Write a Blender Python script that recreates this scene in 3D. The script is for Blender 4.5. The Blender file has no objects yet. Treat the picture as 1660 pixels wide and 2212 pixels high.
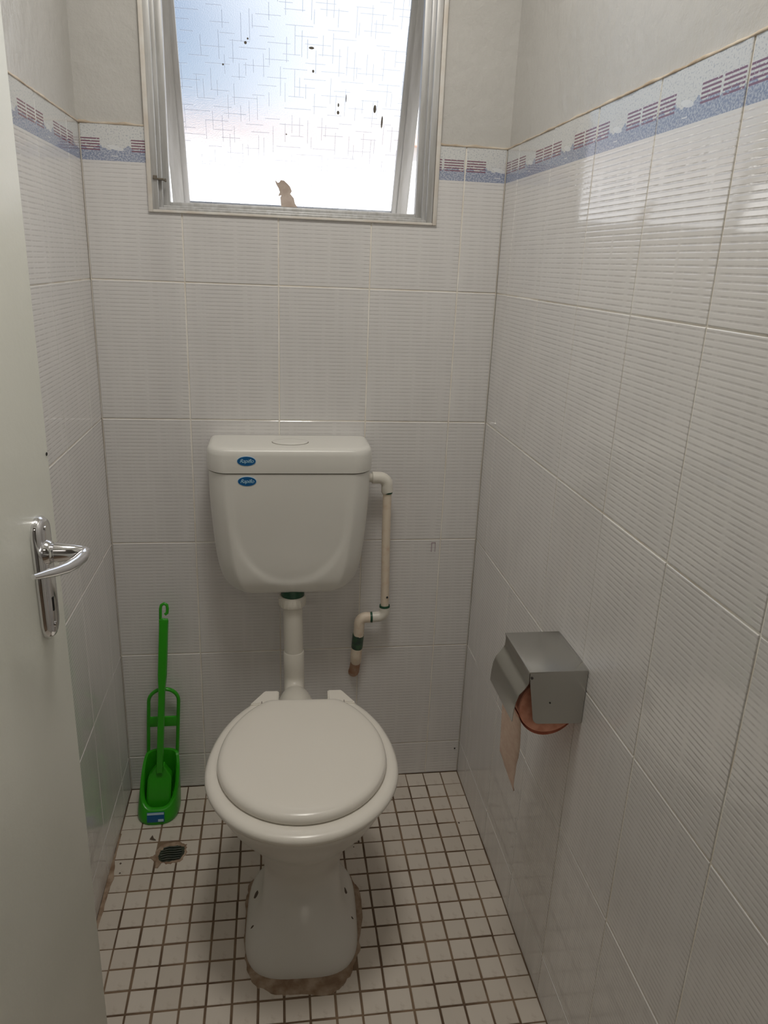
import bpy, bmesh, math, random
from mathutils import Vector, Matrix
random.seed(4)
PI = math.pi
SC = bpy.context.scene
COL = SC.collection

# ------------------------------------------------------------------ camera
cam_d = bpy.data.cameras.new('camera')
cam = bpy.data.objects.new('camera', cam_d); COL.objects.link(cam)
CR = Vector((0.98966182, -0.13803192, 0.03894433))
CU = Vector((0.00685849, 0.31677683, 0.9484753))
CF = Vector((0.14325653, 0.9384027, -0.31444862))
CP = Vector((0.3828, -1.7295, 1.3512))
cam.matrix_world = Matrix(((CR.x, CU.x, -CF.x, CP.x), (CR.y, CU.y, -CF.y, CP.y), (CR.z, CU.z, -CF.z, CP.z), (0, 0, 0, 1)))
cam_d.sensor_fit = 'HORIZONTAL'; cam_d.sensor_width = 36
cam_d.lens = 1622.7 / 1660 * 36
cam_d.clip_start = 0.02
SC.camera = cam

# ------------------------------------------------------------------ world, lights, exposure
SKY_STRENGTH = 0.14
world = bpy.data.worlds.new('world'); SC.world = world; world.use_nodes = True
wn, wl = world.node_tree.nodes, world.node_tree.links
for n in list(wn): wn.remove(n)
w_out = wn.new('ShaderNodeOutputWorld'); w_bg = wn.new('ShaderNodeBackground')
sky = wn.new('ShaderNodeTexSky'); sky.sky_type = 'NISHITA'
sky.sun_disc = False; sky.sun_elevation = math.radians(52); sky.sun_rotation = math.radians(150)
sky.air_density = 1.0; sky.dust_density = 1.5
w_tc = wn.new('ShaderNodeTexCoord')
w_no = wn.new('ShaderNodeTexNoise'); w_no.inputs['Scale'].default_value = 1.6; w_no.inputs['Detail'].default_value = 5
w_rp = wn.new('ShaderNodeValToRGB'); w_rp.color_ramp.elements[0].position = 0.42; w_rp.color_ramp.elements[1].position = 0.62
w_mx = wn.new('ShaderNodeMix'); w_mx.data_type = 'RGBA'
# the cloud cover thickens towards +x
w_sp = wn.new('ShaderNodeSeparateXYZ'); w_ma = wn.new('ShaderNodeMath'); w_ma.operation = 'MULTIPLY_ADD'
wl.new(w_tc.outputs['Generated'], w_sp.inputs[0]); wl.new(w_sp.outputs[0], w_ma.inputs[0]); w_ma.inputs[1].default_value = 0.55
wl.new(w_tc.outputs['Generated'], w_no.inputs['Vector']); wl.new(w_no.outputs['Fac'], w_ma.inputs[2]); wl.new(w_ma.outputs[0], w_rp.inputs['Fac'])
wl.new(w_rp.outputs['Color'], w_mx.inputs[0]); wl.new(sky.outputs['Color'], w_mx.inputs[6])
w_mx.inputs[7].default_value = (10.8, 11.1, 11.6, 1)
wl.new(w_mx.outputs[2], w_bg.inputs['Color']); w_bg.inputs['Strength'].default_value = SKY_STRENGTH
wl.new(w_bg.outputs[0], w_out.inputs['Surface'])

sun_d = bpy.data.lights.new('sun', 'SUN'); sun = bpy.data.objects.new('sun', sun_d); COL.objects.link(sun)
sun_d.energy = 11.5; sun_d.angle = math.radians(0.6); sun_d.color = (1, 0.985, 0.97)
sun.rotation_euler = Vector((-0.35, 0.62, -1.0)).to_track_quat('-Z', 'Y').to_euler()
sun.location = (2, -3, 6)
# weak warm fill light added in the passage to lift the ambient level
hall_d = bpy.data.lights.new('hall_fill_light', 'AREA'); hall = bpy.data.objects.new('hall_fill_light', hall_d); COL.objects.link(hall)
hall_d.shape = 'DISK'; hall_d.size = 0.5; hall_d.energy = 1.2; hall_d.color = (1, 0.90, 0.78)
hall.location = (0.55, -2.5, 2.37)

# overhead fill light added out of view, carries most of the indoor light
ceil_fill_d = bpy.data.lights.new('ceiling_fill_light', 'AREA'); ceil_fill = bpy.data.objects.new('ceiling_fill_light', ceil_fill_d); COL.objects.link(ceil_fill)
ceil_fill_d.shape = 'DISK'; ceil_fill_d.size = 0.34; ceil_fill_d.energy = 7.8; ceil_fill_d.color = (1, 0.955, 0.885)
ceil_fill.location = (0.46, -0.78, 2.38)

SC.view_settings.view_transform = 'Standard'; SC.view_settings.look = 'None'
SC.view_settings.gamma = 1; SC.view_settings.use_curve_mapping = False
SC.view_settings.exposure = 0.14
SC.cycles.use_denoising = True
SC.cycles.max_bounces = 14; SC.cycles.diffuse_bounces = 8; SC.cycles.glossy_bounces = 6; SC.cycles.transmission_bounces = 8
SC.cycles.sample_clamp_indirect = 8.0

# ------------------------------------------------------------------ room dimensions (metres)
XR = 0.885                    # right wall tile face (left wall tile face is x = 0, back wall tile face is y = 0)
TW, TH = 0.20, 0.2985         # wall tile pitch
Z4 = 0.1013                   # top of the cut row on the floor
ZTOP = Z4 + 5 * TH            # top of the tiling, 1.594
CEIL = 2.45
YF = -1.57                    # inner face of the entrance wall
WX0, WX1, WZ0, WZ1 = 0.130, 0.731, 1.434, 2.04   # window opening
PL = 0.005                    # plaster sits this far behind the tile face

# ------------------------------------------------------------------ node helper
class V:
    """a float socket with operators"""
    def __init__(s, nt, sock): s.nt, s.s = nt, sock
    def _m(s, op, o=None, o2=None):
        n = s.nt.nodes.new('ShaderNodeMath'); n.operation = op
        s.nt.links.new(s.s, n.inputs[0])
        for k, q in ((1, o), (2, o2)):
            if q is None: continue
            if isinstance(q, V): s.nt.links.new(q.s, n.inputs[k])
            else: n.inputs[k].default_value = q
        return V(s.nt, n.outputs[0])
    def __add__(s, o): return s._m('ADD', o)
    def __sub__(s, o): return s._m('SUBTRACT', o)
    def __mul__(s, o): return s._m('MULTIPLY', o)
    def __truediv__(s, o): return s._m('DIVIDE', o)
    def gt(s, o): return s._m('GREATER_THAN', o)
    def lt(s, o): return s._m('LESS_THAN', o)
    def sin(s): return s._m('SINE')
    def fract(s): return s._m('FRACT')
    def max(s, o): return s._m('MAXIMUM', o)
    def min(s, o): return s._m('MINIMUM', o)
    def clamp(s): return s.max(0.0).min(1.0)

class Mat:
    def __init__(s, name, color=(.8, .8, .8), rough=.5, metal=0.0, spec=.5, coat=0.0):
        s.m = bpy.data.materials.new(name); s.m.use_nodes = True
        s.nt = s.m.node_tree; s.p = s.nt.nodes['Principled BSDF']
        s.p.inputs['Base Color'].default_value = (*color, 1)
        s.p.inputs['Roughness'].default_value = rough; s.p.inputs['Metallic'].default_value = metal
        s.p.inputs['Specular IOR Level'].default_value = spec
        s.p.inputs['Coat Weight'].default_value = coat
    def coord(s, kind='Object'):
        n = s.nt.nodes.new('ShaderNodeTexCoord'); return n.outputs[kind]
    def noise(s, scale, detail=3, rough=.5, vec=None, stretch=None):
        n = s.nt.nodes.new('ShaderNodeTexNoise'); n.inputs['Scale'].default_value = scale
        n.inputs['Detail'].default_value = detail; n.inputs['Roughness'].default_value = rough
        v = vec if vec is not None else s.coord('Object')
        if stretch:
            mp = s.nt.nodes.new('ShaderNodeMapping'); mp.inputs['Scale'].default_value = stretch
            s.nt.links.new(v, mp.inputs['Vector']); v = mp.outputs['Vector']
        s.nt.links.new(v, n.inputs['Vector'])
        return V(s.nt, n.outputs['Fac'])
    def xyz(s, sock):
        n = s.nt.nodes.new('ShaderNodeSeparateXYZ'); s.nt.links.new(sock, n.inputs[0])
        return [V(s.nt, o) for o in n.outputs]
    def mix(s, fac, a, b):
        n = s.nt.nodes.new('ShaderNodeMix'); n.data_type = 'RGBA'
        s.nt.links.new(fac.s, n.inputs[0]) if isinstance(fac, V) else setattr(n.inputs[0], 'default_value', fac)
        for k, q in ((6, a), (7, b)):
            if isinstance(q, tuple): n.inputs[k].default_value = (*q, 1)
            else: s.nt.links.new(q, n.inputs[k])
        return n.outputs[2]
    def color(s, sock): s.nt.links.new(sock, s.p.inputs['Base Color'])
    def rough(s, v): s.nt.links.new(v.s, s.p.inputs['Roughness'])
    def bump(s, h, strength=.3, dist=.001, prev=None):
        n = s.nt.nodes.new('ShaderNodeBump'); n.inputs['Strength'].default_value = strength
        n.inputs['Distance'].default_value = dist; s.nt.links.new(h.s, n.inputs['Height'])
        if prev is not None: s.nt.links.new(prev, n.inputs['Normal'])
        s.nt.links.new(n.outputs[0], s.p.inputs['Normal']); return n.outputs[0]

def ramp(v, a, b):   # linear 0..1 between a and b
    return ((v - a) / (b - a)).clamp()

# ------------------------------------------------------------------ materials
M = {}
def tile_material(name, band):
    t = Mat(name, rough=.13, spec=1.0)
    u, v, _ = t.xyz(t.coord('UV'))
    geo = t.nt.nodes.new('ShaderNodeObjectInfo'); rnd = V(t.nt, geo.outputs['Random'])
    blot = t.noise(9, 2)
    base = t.mix(ramp(blot + rnd * .3, .35, 1.0), (.70, .688, .682), (.75, .738, .731))
    # lines of the printed ribs, a touch darker in the grooves
    ribmod = t.noise(60, 2, vec=t.coord('UV'), stretch=(1, .05, 1))
    ph = (v * (2 * PI / .0083)).sin()
    groove = ramp(ph, .2, 1.0) * ramp(ribmod, .30, .55)
    body = v.lt(.232) if band else v.gt(-1.0)
    base = t.mix(groove * body * .34, base, (.42, .405, .41))
    if band:
        sp = t.noise(330, 2, .6, vec=t.coord('UV'))
        blob = t.noise(55, 3, .6, vec=t.coord('UV'))
        white = t.mix(ramp(sp, .56, .62), (.66, .67, .67), (.47, .49, .53))
        blue = t.mix(ramp(sp, .44, .58), (.25, .29, .41), (.47, .50, .59))
        edge = v - (blob - .5) * .03
        gap = u.gt(.050) * u.lt(.100)
        lvl = edge.lt(.2555)
        zone = t.mix(lvl, white, blue)
        # pale flower between the stripe blocks
        fu, fv = (u - .075) / .016, (v - .2565 + (u - .075) * .2) / .0042
        fl = (fu * fu + fv * fv).lt(1.0)
        zone = t.mix((fl + ((u - .066).lt(.014) * (u - .066).gt(0.0) * (v - .2405).gt(0.0) * (v - .2405).lt(.0016))).clamp() * .85, zone, (.72, .74, .76))
        inb = (u.gt(.003) * u.lt(.045) + u.gt(.106) * u.lt(.148) + u.gt(.153) * u.lt(.196)).clamp()
        st = ((v - .2505) / .0050).fract().lt(.5) * v.gt(.2505) * v.lt(.2755)
        wob = t.noise(240, 2, vec=t.coord('UV')).gt(.36)
        zone = t.mix(inb * st * wob, zone, (.23, .12, .165))
        base = t.mix(body, zone, base)
    t.color(base)
    h = t.noise(10, 2) * .12 - groove * body * .9
    t.bump(h, .42, .0006)
    t.rough(t.noise(14, 3) * .06 + .035)
    return t.m
M['tile'] = tile_material('ribbed_wall_tile', False)
M['tile_band'] = tile_material('ribbed_wall_tile_with_printed_border', True)

def simple(name, color, rough=.5, metal=0, spec=.5, c2=None, scale=20, bump=0, bscale=80, bdist=.0006, coat=0, lo=.35, hi=.65):
    t = Mat(name, color, rough, metal, spec, coat)
    if c2: t.color(t.mix(ramp(t.noise(scale, 4), lo, hi), color, c2))
    if bump: t.bump(t.noise(bscale, 4), bump, bdist)
    M[name] = t.m
    return t
simple('wall_grout', (.88, .86, .81), .8, c2=(.76, .70, .61), scale=14, bump=.4, bscale=300)
simple('tile_edge_mortar', (.40, .32, .24), .9, c2=(.60, .53, .44), scale=18, bump=.6, bscale=200, bdist=.001)
t = Mat('plaster', rough=.30, spec=.6)
t.color(t.mix(ramp(t.noise(3, 3), .3, .7), (.515, .505, .48), (.565, .555, .535)))
b1 = t.noise(34, 5, .62); b2 = t.noise(7, 3)
t.bump(b1 * .8 + b2 * 1.6, .6, .005)
M['plaster'] = t.m
simple('ceiling_paint', (.86, .85, .82), .7)
t = Mat('floor_grout', rough=.9)
nz = t.noise(9, 3)
t.color(t.mix(ramp(nz, .40, .60), (.24, .165, .105), (.12, .075, .045)))
t.bump(t.noise(300, 3), .5, .0006); M['floor_grout'] = t.m
t = Mat('mosaic_tile', rough=.34)
oi = t.nt.nodes.new('ShaderNodeObjectInfo'); rnd = V(t.nt, oi.outputs['Random'])
c = t.mix(rnd, (.60, .54, .47), (.68, .62, .55))
c = t.mix(ramp(t.noise(22, 4, .6), .60, .74) * .45, c, (.30, .22, .15))
t.color(c); t.bump(t.noise(160, 3), .15, .0005); M['mosaic'] = t.m
simple('mortar', (.24, .155, .10), .95, c2=(.42, .32, .235), scale=45, bump=.9, bscale=90, bdist=.003)
simple('ceramic', (.70, .68, .63), .26, c2=(.72, .70, .66), scale=4, coat=.1)
t = simple('pedestal_ceramic', (.50, .48, .42), .3)
simple('cistern_plastic', (.70, .69, .645), .30, c2=(.73, .72, .68), scale=3)
simple('seat_plastic', (.80, .765, .70), .24)
simple('pvc_white', (.72, .69, .62), .32)
simple('pvc_cream', (.74, .64, .52), .45, c2=(.66, .50, .38), scale=60, lo=.5, hi=.75)
simple('pvc_joint_green', (.012, .07, .035), .35)
simple('pipe_coupling', (.03, .055, .045), .35, c2=(.05, .12, .06), scale=90)
simple('pipe_terracotta', (.38, .19, .11), .9, c2=(.50, .34, .25), scale=60, bump=.5)
simple('chrome', (.80, .80, .82), .09, 1)
t = Mat('brushed_steel', rough=.3, metal=1)
t.color(t.mix(t.noise(6, 4), (.46, .455, .43), (.56, .555, .53)))
t.rough(t.noise(8, 3) * .12 + .18); M['steel'] = t.m
simple('dark_steel', (.17, .165, .155), .45, 1)
t = Mat('green_plastic', (.030, .36, .010), .28)
t.p.inputs['Subsurface Weight'].default_value = 0.0
M['green'] = t.m
simple('green_dark', (.02, .25, .02), .4)
simple('paper_pink', (.90, .46, .33), .95, c2=(.74, .33, .23), scale=60, bump=.4, bscale=200)
simple('paper_pale', (.76, .60, .50), .95, c2=(.70, .52, .43), scale=90, bump=.3, bscale=260)
t = Mat('window_aluminium', rough=.42, metal=.35)
t.color(t.mix(ramp(t.noise(14, 4, .6, stretch=(6, 6, .5)), .35, .7), (.62, .62, .62), (.46, .455, .44)))
M['alu'] = t.m
simple('frame_paint', (.74, .72, .68), .5, c2=(.66, .60, .53), scale=25)
simple('grime', (.16, .14, .11), .9)
t = Mat('door_paint', rough=.38)
t.color(t.mix(ramp(t.noise(5, 3), .3, .7), (.74, .75, .68), (.79, .795, .73)))
t.bump(t.noise(55, 4, .6), .35, .0012); M['door'] = t.m
simple('black', (.01, .01, .01), .6)
simple('drain_iron', (.045, .05, .03), .45, c2=(.02, .03, .02), scale=80, bump=.6, bscale=120, bdist=.002)
simple('blue_label', (.005, .10, .28), .35)
simple('label_print', (.55, .80, .88), .5)
simple('label_rim', (.45, .60, .72), .4)
simple('scrap_paper', (.50, .42, .36), .95, c2=(.42, .34, .28), scale=50)
simple('tape_mark', (.36, .27, .32), .8)
simple('outside_white', (.80, .80, .80), .9)
simple('outside_terracotta', (.58, .42, .36), .9)
simple('outside_ground', (.42, .38, .33), .95)
simple('blotch', (.10, .07, .05), .8)

# figured glass: stippled, with short crossing grooves
t = Mat('figured_glass', (.72, .74, .76), .24)
t.p.inputs['Transmission Weight'].default_value = 1.0
t.p.inputs['IOR'].default_value = 1.30
uu, vv, _ = t.xyz(t.coord('UV'))
def dashes(a, b, pa, pb, width, seed):
    # short straight grooves: cell index from (a,b), one dash per cell at a random offset
    ia = (a / pa)._m('FLOOR'); fb0 = b / pb
    r0 = ((ia * 12.9898 + seed).sin() * 43758.5)._m('FRACT')._m('ABSOLUTE')
    fb = fb0 + r0 * 5.0
    ib = fb._m('FLOOR')
    r1 = ((ia * 78.233 + ib * 37.719 + seed).sin() * 24634.6)._m('FRACT')._m('ABSOLUTE')
    fa = (a / pa).fract(); cen = r1 * .7 + .15
    d = (fa - cen)._m('ABSOLUTE').lt(width / pa)
    ln = (fb.fract() - .5)._m('ABSOLUTE')
    on = ln.lt(r1 * .22 + .14) * r0._m('ADD', r1).gt(.55)
    return d * on
gv = dashes(uu, vv, .0165, .085, .0006, 3.1)
gh = dashes(vv, uu, .0165, .085, .0006, 7.7)
line = gv.max(gh)
stip = t.noise(420, 2, .5, vec=t.coord('UV'))
t.bump(stip * .6 - line * 2.4, .55, .0006)
t.color(t.mix(line * .75, (.72, .735, .76), (.34, .36, .40)))
M['glass'] = t.m

# ------------------------------------------------------------------ mesh helpers
def obj(name, me, parent=None, mats=None, smooth=False, kind=None):
    if mats and not me.materials:
        for m in (mats if isinstance(mats, (list, tuple)) else [mats]): me.materials.append(m)
    if smooth:
        for p in me.polygons: p.use_smooth = True
    o = bpy.data.objects.new(name, me); COL.objects.link(o)
    if parent is not None: o.parent = parent
    if kind: o['kind'] = kind
    return o
def root(name, loc, label, cat, kind=None, rz=0.0, group=None):
    o = bpy.data.objects.new(name, None); COL.objects.link(o); o.empty_display_size = .05
    o.location = loc; o.rotation_euler = (0, 0, rz)
    if label: o['label'] = label
    if cat: o['category'] = cat
    if kind: o['kind'] = kind
    if group: o['group'] = group
    return o
def mesh(name, vs, fs, uvs=None):
    me = bpy.data.meshes.new(name); me.from_pydata([tuple(v) for v in vs], [], fs); me.update()
    return me
def from_bm(bm, name, sharp=35):
    bmesh.ops.recalc_face_normals(bm, faces=bm.faces)
    me = bpy.data.meshes.new(name); bm.to_mesh(me); bm.free()
    if sharp is not None:
        for p in me.polygons: p.use_smooth = True
        me.set_sharp_from_angle(angle=math.radians(sharp))
    return me
def box_bm(bm, x0, x1, y0, y1, z0, z1, bev=0.0, seg=2):
    r = bmesh.ops.create_cube(bm, size=1)
    vs = r['verts']
    for v in vs: v.co = Vector((x0 + (v.co.x + .5) * (x1 - x0), y0 + (v.co.y + .5) * (y1 - y0), z0 + (v.co.z + .5) * (z1 - z0)))
    if bev > 0:
        es = list({e for v in vs for e in v.link_edges})
        bmesh.ops.bevel(bm, geom=es, offset=bev, segments=seg, affect='EDGES', profile=.5)
def boxes(name, lst, bev=0.0, seg=2):
    bm = bmesh.new()
    for b in lst: box_bm(bm, *b, bev, seg)
    return from_bm(bm, name)
def tube_bm(bm, pts, rad, seg=20, cap=True, up=None):
    """swept round tube; rad a number or list"""
    pts = [Vector(p) for p in pts]; n = len(pts)
    rr = rad if isinstance(rad, (list, tuple)) else [rad] * n
    rings = []; prev = None
    for i, p in enumerate(pts):
        d = (pts[min(i + 1, n - 1)] - pts[max(i - 1, 0)]).normalized()
        if prev is None:
            a = Vector((0, 0, 1)) if abs(d.z) < .9 else Vector((1, 0, 0))
            x = d.cross(a).normalized()
        else:
            x = (prev - d * prev.dot(d)).normalized()
        prev = x; y = d.cross(x)
        r = rr[i]; rx, ry = (r if isinstance(r, tuple) else (r, r))
        rings.append([bm.verts.new(p + x * math.cos(2 * PI * k / seg) * rx + y * math.sin(2 * PI * k / seg) * ry) for k in range(seg)])
    for a, b in zip(rings, rings[1:]):
        for k in range(seg): bm.faces.new((a[k], a[(k + 1) % seg], b[(k + 1) % seg], b[k]))
    if cap:
        bm.faces.new(rings[0][::-1]); bm.faces.new(rings[-1])
def tube(name, pts, rad, seg=20, sharp=40):
    bm = bmesh.new(); tube_bm(bm, pts, rad, seg); return from_bm(bm, name, sharp)
def loft_bm(bm, rings, cap0=True, cap1=True):
    R = [[bm.verts.new(p) for p in r] for r in rings]
    n = len(R[0])
    for a, b in zip(R, R[1:]):
        for k in range(n): bm.faces.new((a[k], a[(k + 1) % n], b[(k + 1) % n], b[k]))
    if cap0: bm.faces.new(R[0][::-1])
    if cap1: bm.faces.new(R[-1])
    return R
def loft(name, rings, cap0=True, cap1=True, sharp=40):
    bm = bmesh.new(); loft_bm(bm, rings, cap0, cap1); return from_bm(bm, name, sharp)
def arc(c, r, a0, a1, n, ax0, ax1):
    c, ax0, ax1 = Vector(c), Vector(ax0), Vector(ax1)
    return [c + ax0 * r * math.cos(a0 + (a1 - a0) * i / n) + ax1 * r * math.sin(a0 + (a1 - a0) * i / n) for i in range(n + 1)]
def interp(tab, x):
    """smooth (catmull) interpolation of rows (x, a, b, ...)"""
    if x <= tab[0][0]: return tab[0][1:]
    if x >= tab[-1][0]: return tab[-1][1:]
    for i in range(len(tab) - 1):
        if tab[i][0] <= x <= tab[i + 1][0]:
            p1, p2 = tab[i], tab[i + 1]; p0 = tab[max(i - 1, 0)]; p3 = tab[min(i + 2, len(tab) - 1)]
            t = (x - p1[0]) / (p2[0] - p1[0]); h = p2[0] - p1[0]; o = []
            for k in range(1, len(p1)):
                m1 = (p2[k] - p0[k]) / max(p2[0] - p0[0], 1e-9) * h; m2 = (p3[k] - p1[k]) / max(p3[0] - p1[0], 1e-9) * h
                o.append((2*t**3-3*t*t+1)*p1[k] + (t**3-2*t*t+t)*m1 + (-2*t**3+3*t*t)*p2[k] + (t**3-t*t)*m2)
            return o

# ------------------------------------------------------------------ tiles as parts
def prism_tile(poly, thick, inset, conv, origin):
    """front-facing tile from a 2-D counter-clockwise polygon; edge chamfer of `inset`. conv maps (u, v, depth) to xyz"""
    n = len(poly); P = [Vector((a, b)) for a, b in poly]
    cx = sum(p.x for p in P) / n
    ins = []
    for i in range(n):
        a, b, c = P[i - 1], P[i], P[(i + 1) % n]
        d1 = (b - a).normalized(); d2 = (c - b).normalized()
        n1 = Vector((-d1.y, d1.x)); n2 = Vector((-d2.y, d2.x))
        ins.append(b + (n1 + n2) / max(1e-6, 1 + n1.dot(n2)) * inset)
    vs = [conv(p.x, p.y, -thick) for p in P] + [conv(p.x, p.y, -inset * .8) for p in P] + [conv(p.x, p.y, 0) for p in ins]
    uv = [(p.x - origin[0], p.y - origin[1]) for p in P] * 2 + [(p.x - origin[0], p.y - origin[1]) for p in ins]
    fs = []
    for lv in (0, n):
        for i in range(n):
            j = (i + 1) % n; fs.append((lv + i, lv + j, lv + n + j, lv + n + i))
    fs.append(tuple(range(2 * n, 3 * n)))
    return vs, fs, uv
def tile_object(name, parent, poly, thick, inset, conv, origin, mat):
    vs, fs, uv = prism_tile(poly, thick, inset, conv, origin)
    c = sum((Vector(v) for v in vs), Vector()) / len(vs)
    me = bpy.data.meshes.new(name); me.from_pydata([tuple(Vector(v) - c) for v in vs], [], fs)
    ul = me.uv_layers.new(name='UVMap')
    for l in me.loops: ul.data[l.index].uv = uv[l.vertex_index]
    bm = bmesh.new(); bm.from_mesh(me); bmesh.ops.recalc_face_normals(bm, faces=bm.faces)
    big = max(bm.faces, key=lambda f: f.calc_area())
    bm.to_mesh(me); bm.free()
    me.materials.append(mat)
    o = bpy.data.objects.new(name, me); COL.objects.link(o); o.parent = parent; o.location = c
    return o

def structure(name, me, mats): return obj(name, me, None, mats, kind='structure')
W = .16
# back wall: slab with the window opening; plaster face PL behind the tile face
bm_l = [(-.2, WX0, PL, W, 0, CEIL), (WX1, XR + .2, PL, W, 0, CEIL), (WX0, WX1, PL, W, 0, WZ0), (WX0, WX1, PL, W, WZ1, CEIL)]
wall_back = structure('wall_back', boxes('wall_back', bm_l), M['plaster'])
wall_left = structure('wall_left', boxes('wall_left', [(-.2, -PL, YF - .1, PL, 0, CEIL)]), M['plaster'])
wall_right = structure('wall_right', boxes('wall_right', [(XR + PL, XR + .2, YF - .1, PL, 0, CEIL)]), M['plaster'])
DX0, DX1, DZ = .03, .80, 2.04      # doorway
wall_front = structure('wall_front', boxes('wall_front', [(-.005, DX0 - .02, YF - .1, YF, 0, CEIL), (DX1, XR + .005, YF - .1, YF, 0, CEIL), (DX0 - .02, DX1, YF - .1, YF, DZ, CEIL)]), M['plaster'])
ceiling = structure('ceiling', boxes('ceiling', [(-.2, XR + .2, YF - .1, W, CEIL, CEIL + .12)]), M['ceiling_paint'])
obj('fill_light_base', tube('fill_light_base', [(.46, -.78, 2.385), (.46, -.78, 2.40), (.46, -.78, CEIL)], [.175, .18, .12], 32), ceiling, M['ceiling_paint'])  # unseen housing added behind the overhead fill light
# grout beds (children of their walls), recessed 1.3 mm behind the tile faces
G = .0013
def bed(parent, lst): return obj('grout_bed', boxes('grout_bed', lst), parent, M['wall_grout'])
zt = ZTOP - .002
bed(wall_back, [(0, WX0, G, PL + .001, 0, zt), (WX1, XR, G, PL + .001, 0, zt), (WX0, WX1, G, PL + .001, 0, WZ0)])
bed(wall_left, [(-PL - .001, -G, YF, 0, 0, zt)])
bed(wall_right, [(XR + G, XR + PL + .001, YF, 0, 0, zt)])

JT = .0014      # half joint
rows = [(-1, 0, Z4)] + [(k, Z4 + k * TH, Z4 + (k + 1) * TH) for k in range(5)]
def wall_tiles(parent, cols, conv, win=None, flip=False):
    for ri, (rk, z0, z1) in enumerate(rows):
        for (u0, u1, full0) in cols:
            a, b, c, d = u0 + JT, u1 - JT, z0 + JT, z1 - JT
            if rk == -1: c = .0005
            if rk == 4: d = ZTOP
            polys = [[(a, c), (b, c), (b, d), (a, d)]]
            if win and d > win[2]:
                x0, x1, zb = win[0] - .001, win[1] + .001, win[2] - .001
                if a >= x0 and b <= x1: polys = [[(a, c), (b, c), (b, zb), (a, zb)]]
                elif a < x0 < b: polys = [[(a, c), (b, c), (b, zb), (x0, zb), (x0, d), (a, d)]]
                elif a < x1 < b: polys = [[(a, c), (b, c), (b, d), (x1, d), (x1, zb), (a, zb)]]
            jd = random.uniform(-.0003, .0003)     # lippage
            tu, tv = random.uniform(-.0016, .0016), random.uniform(-.0012, .0012)
            for poly in polys:
                um, vm = (a + b) / 2, (c + d) / 2
                cv = lambda u, v, w, jd=jd, tu=tu, tv=tv, um=um, vm=vm: conv(u, v, w + jd + tu * (u - um) + tv * (v - vm))
                org = (full0, z1 - .3 if rk == 4 else z0)
                tile_object('wall_tile', parent, poly, .004, .0009, cv, org, M['tile_band'] if rk == 4 else M['tile'])
# back wall: u = x
e = [.0005, .1935, .3935, .5935, .7935, XR - .0005]
wall_tiles(wall_back, [(e[i], e[i + 1], e[i] if i else e[1] - .2) for i in range(5)], lambda u, v, w: (u, -w, v), (WX0, WX1, WZ0))
# left wall: u = distance along +y (u = y)
e = [-.0005, -.096] + [-.096 - .2 * k for k in range(1, 8)] + [YF + .0005]
wall_tiles(wall_left, [(e[i + 1], e[i], e[i + 1] if i < 8 else e[i] - .2) for i in range(len(e) - 1)], lambda u, v, w: (w, u, v))
# right wall: u = -y
e = [.0005, .0858] + [.0858 + .2 * k for k in range(1, 8)] + [-YF - .0005]
wall_tiles(wall_right, [(e[i], e[i + 1], e[i] if i else e[1] - .2) for i in range(len(e) - 1)], lambda u, v, w: (XR - w, -u, v))

# rough mortar line on top of the tiling
def ragged_strip(parent, p0, p1, nrm, n):
    vs, fs = [], []
    p0, p1, nrm = Vector(p0), Vector(p1), Vector(nrm)
    ph = random.random() * 9
    for i in range(n + 1):
        q = p0.lerp(p1, i / n); h = .0034 + .0018 * math.sin(i * .7 + ph) * math.sin(i * .23 + ph) + random.uniform(0, .0012)
        o = .0004 + random.uniform(0, .0010)
        for (dn, dz) in ((-PL - .001, -.004), (o, -.0012), (o - .0006, h * .6), (-PL - .001, h)):
            vs.append(q + nrm * dn + Vector((0, 0, dz)))
    for i in range(n):
        for k in range(3):
            a = i * 4 + k; fs.append((a, a + 4, a + 5, a + 1))
    me = mesh('mortar_line', vs, fs)
    obj('mortar_line', me, parent, M['tile_edge_mortar'], smooth=True)
ragged_strip(wall_right, (XR, 0, ZTOP), (XR, YF, ZTOP), (-1, 0, 0), 160)
ragged_strip(wall_left, (0, 0, ZTOP), (0, YF, ZTOP), (1, 0, 0), 160)
ragged_strip(wall_back, (0, 0, ZTOP), (WX0 - .002, 0, ZTOP), (0, -1, 0), 20)
ragged_strip(wall_back, (WX1 + .002, 0, ZTOP), (XR, 0, ZTOP), (0, -1, 0), 24)

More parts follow.
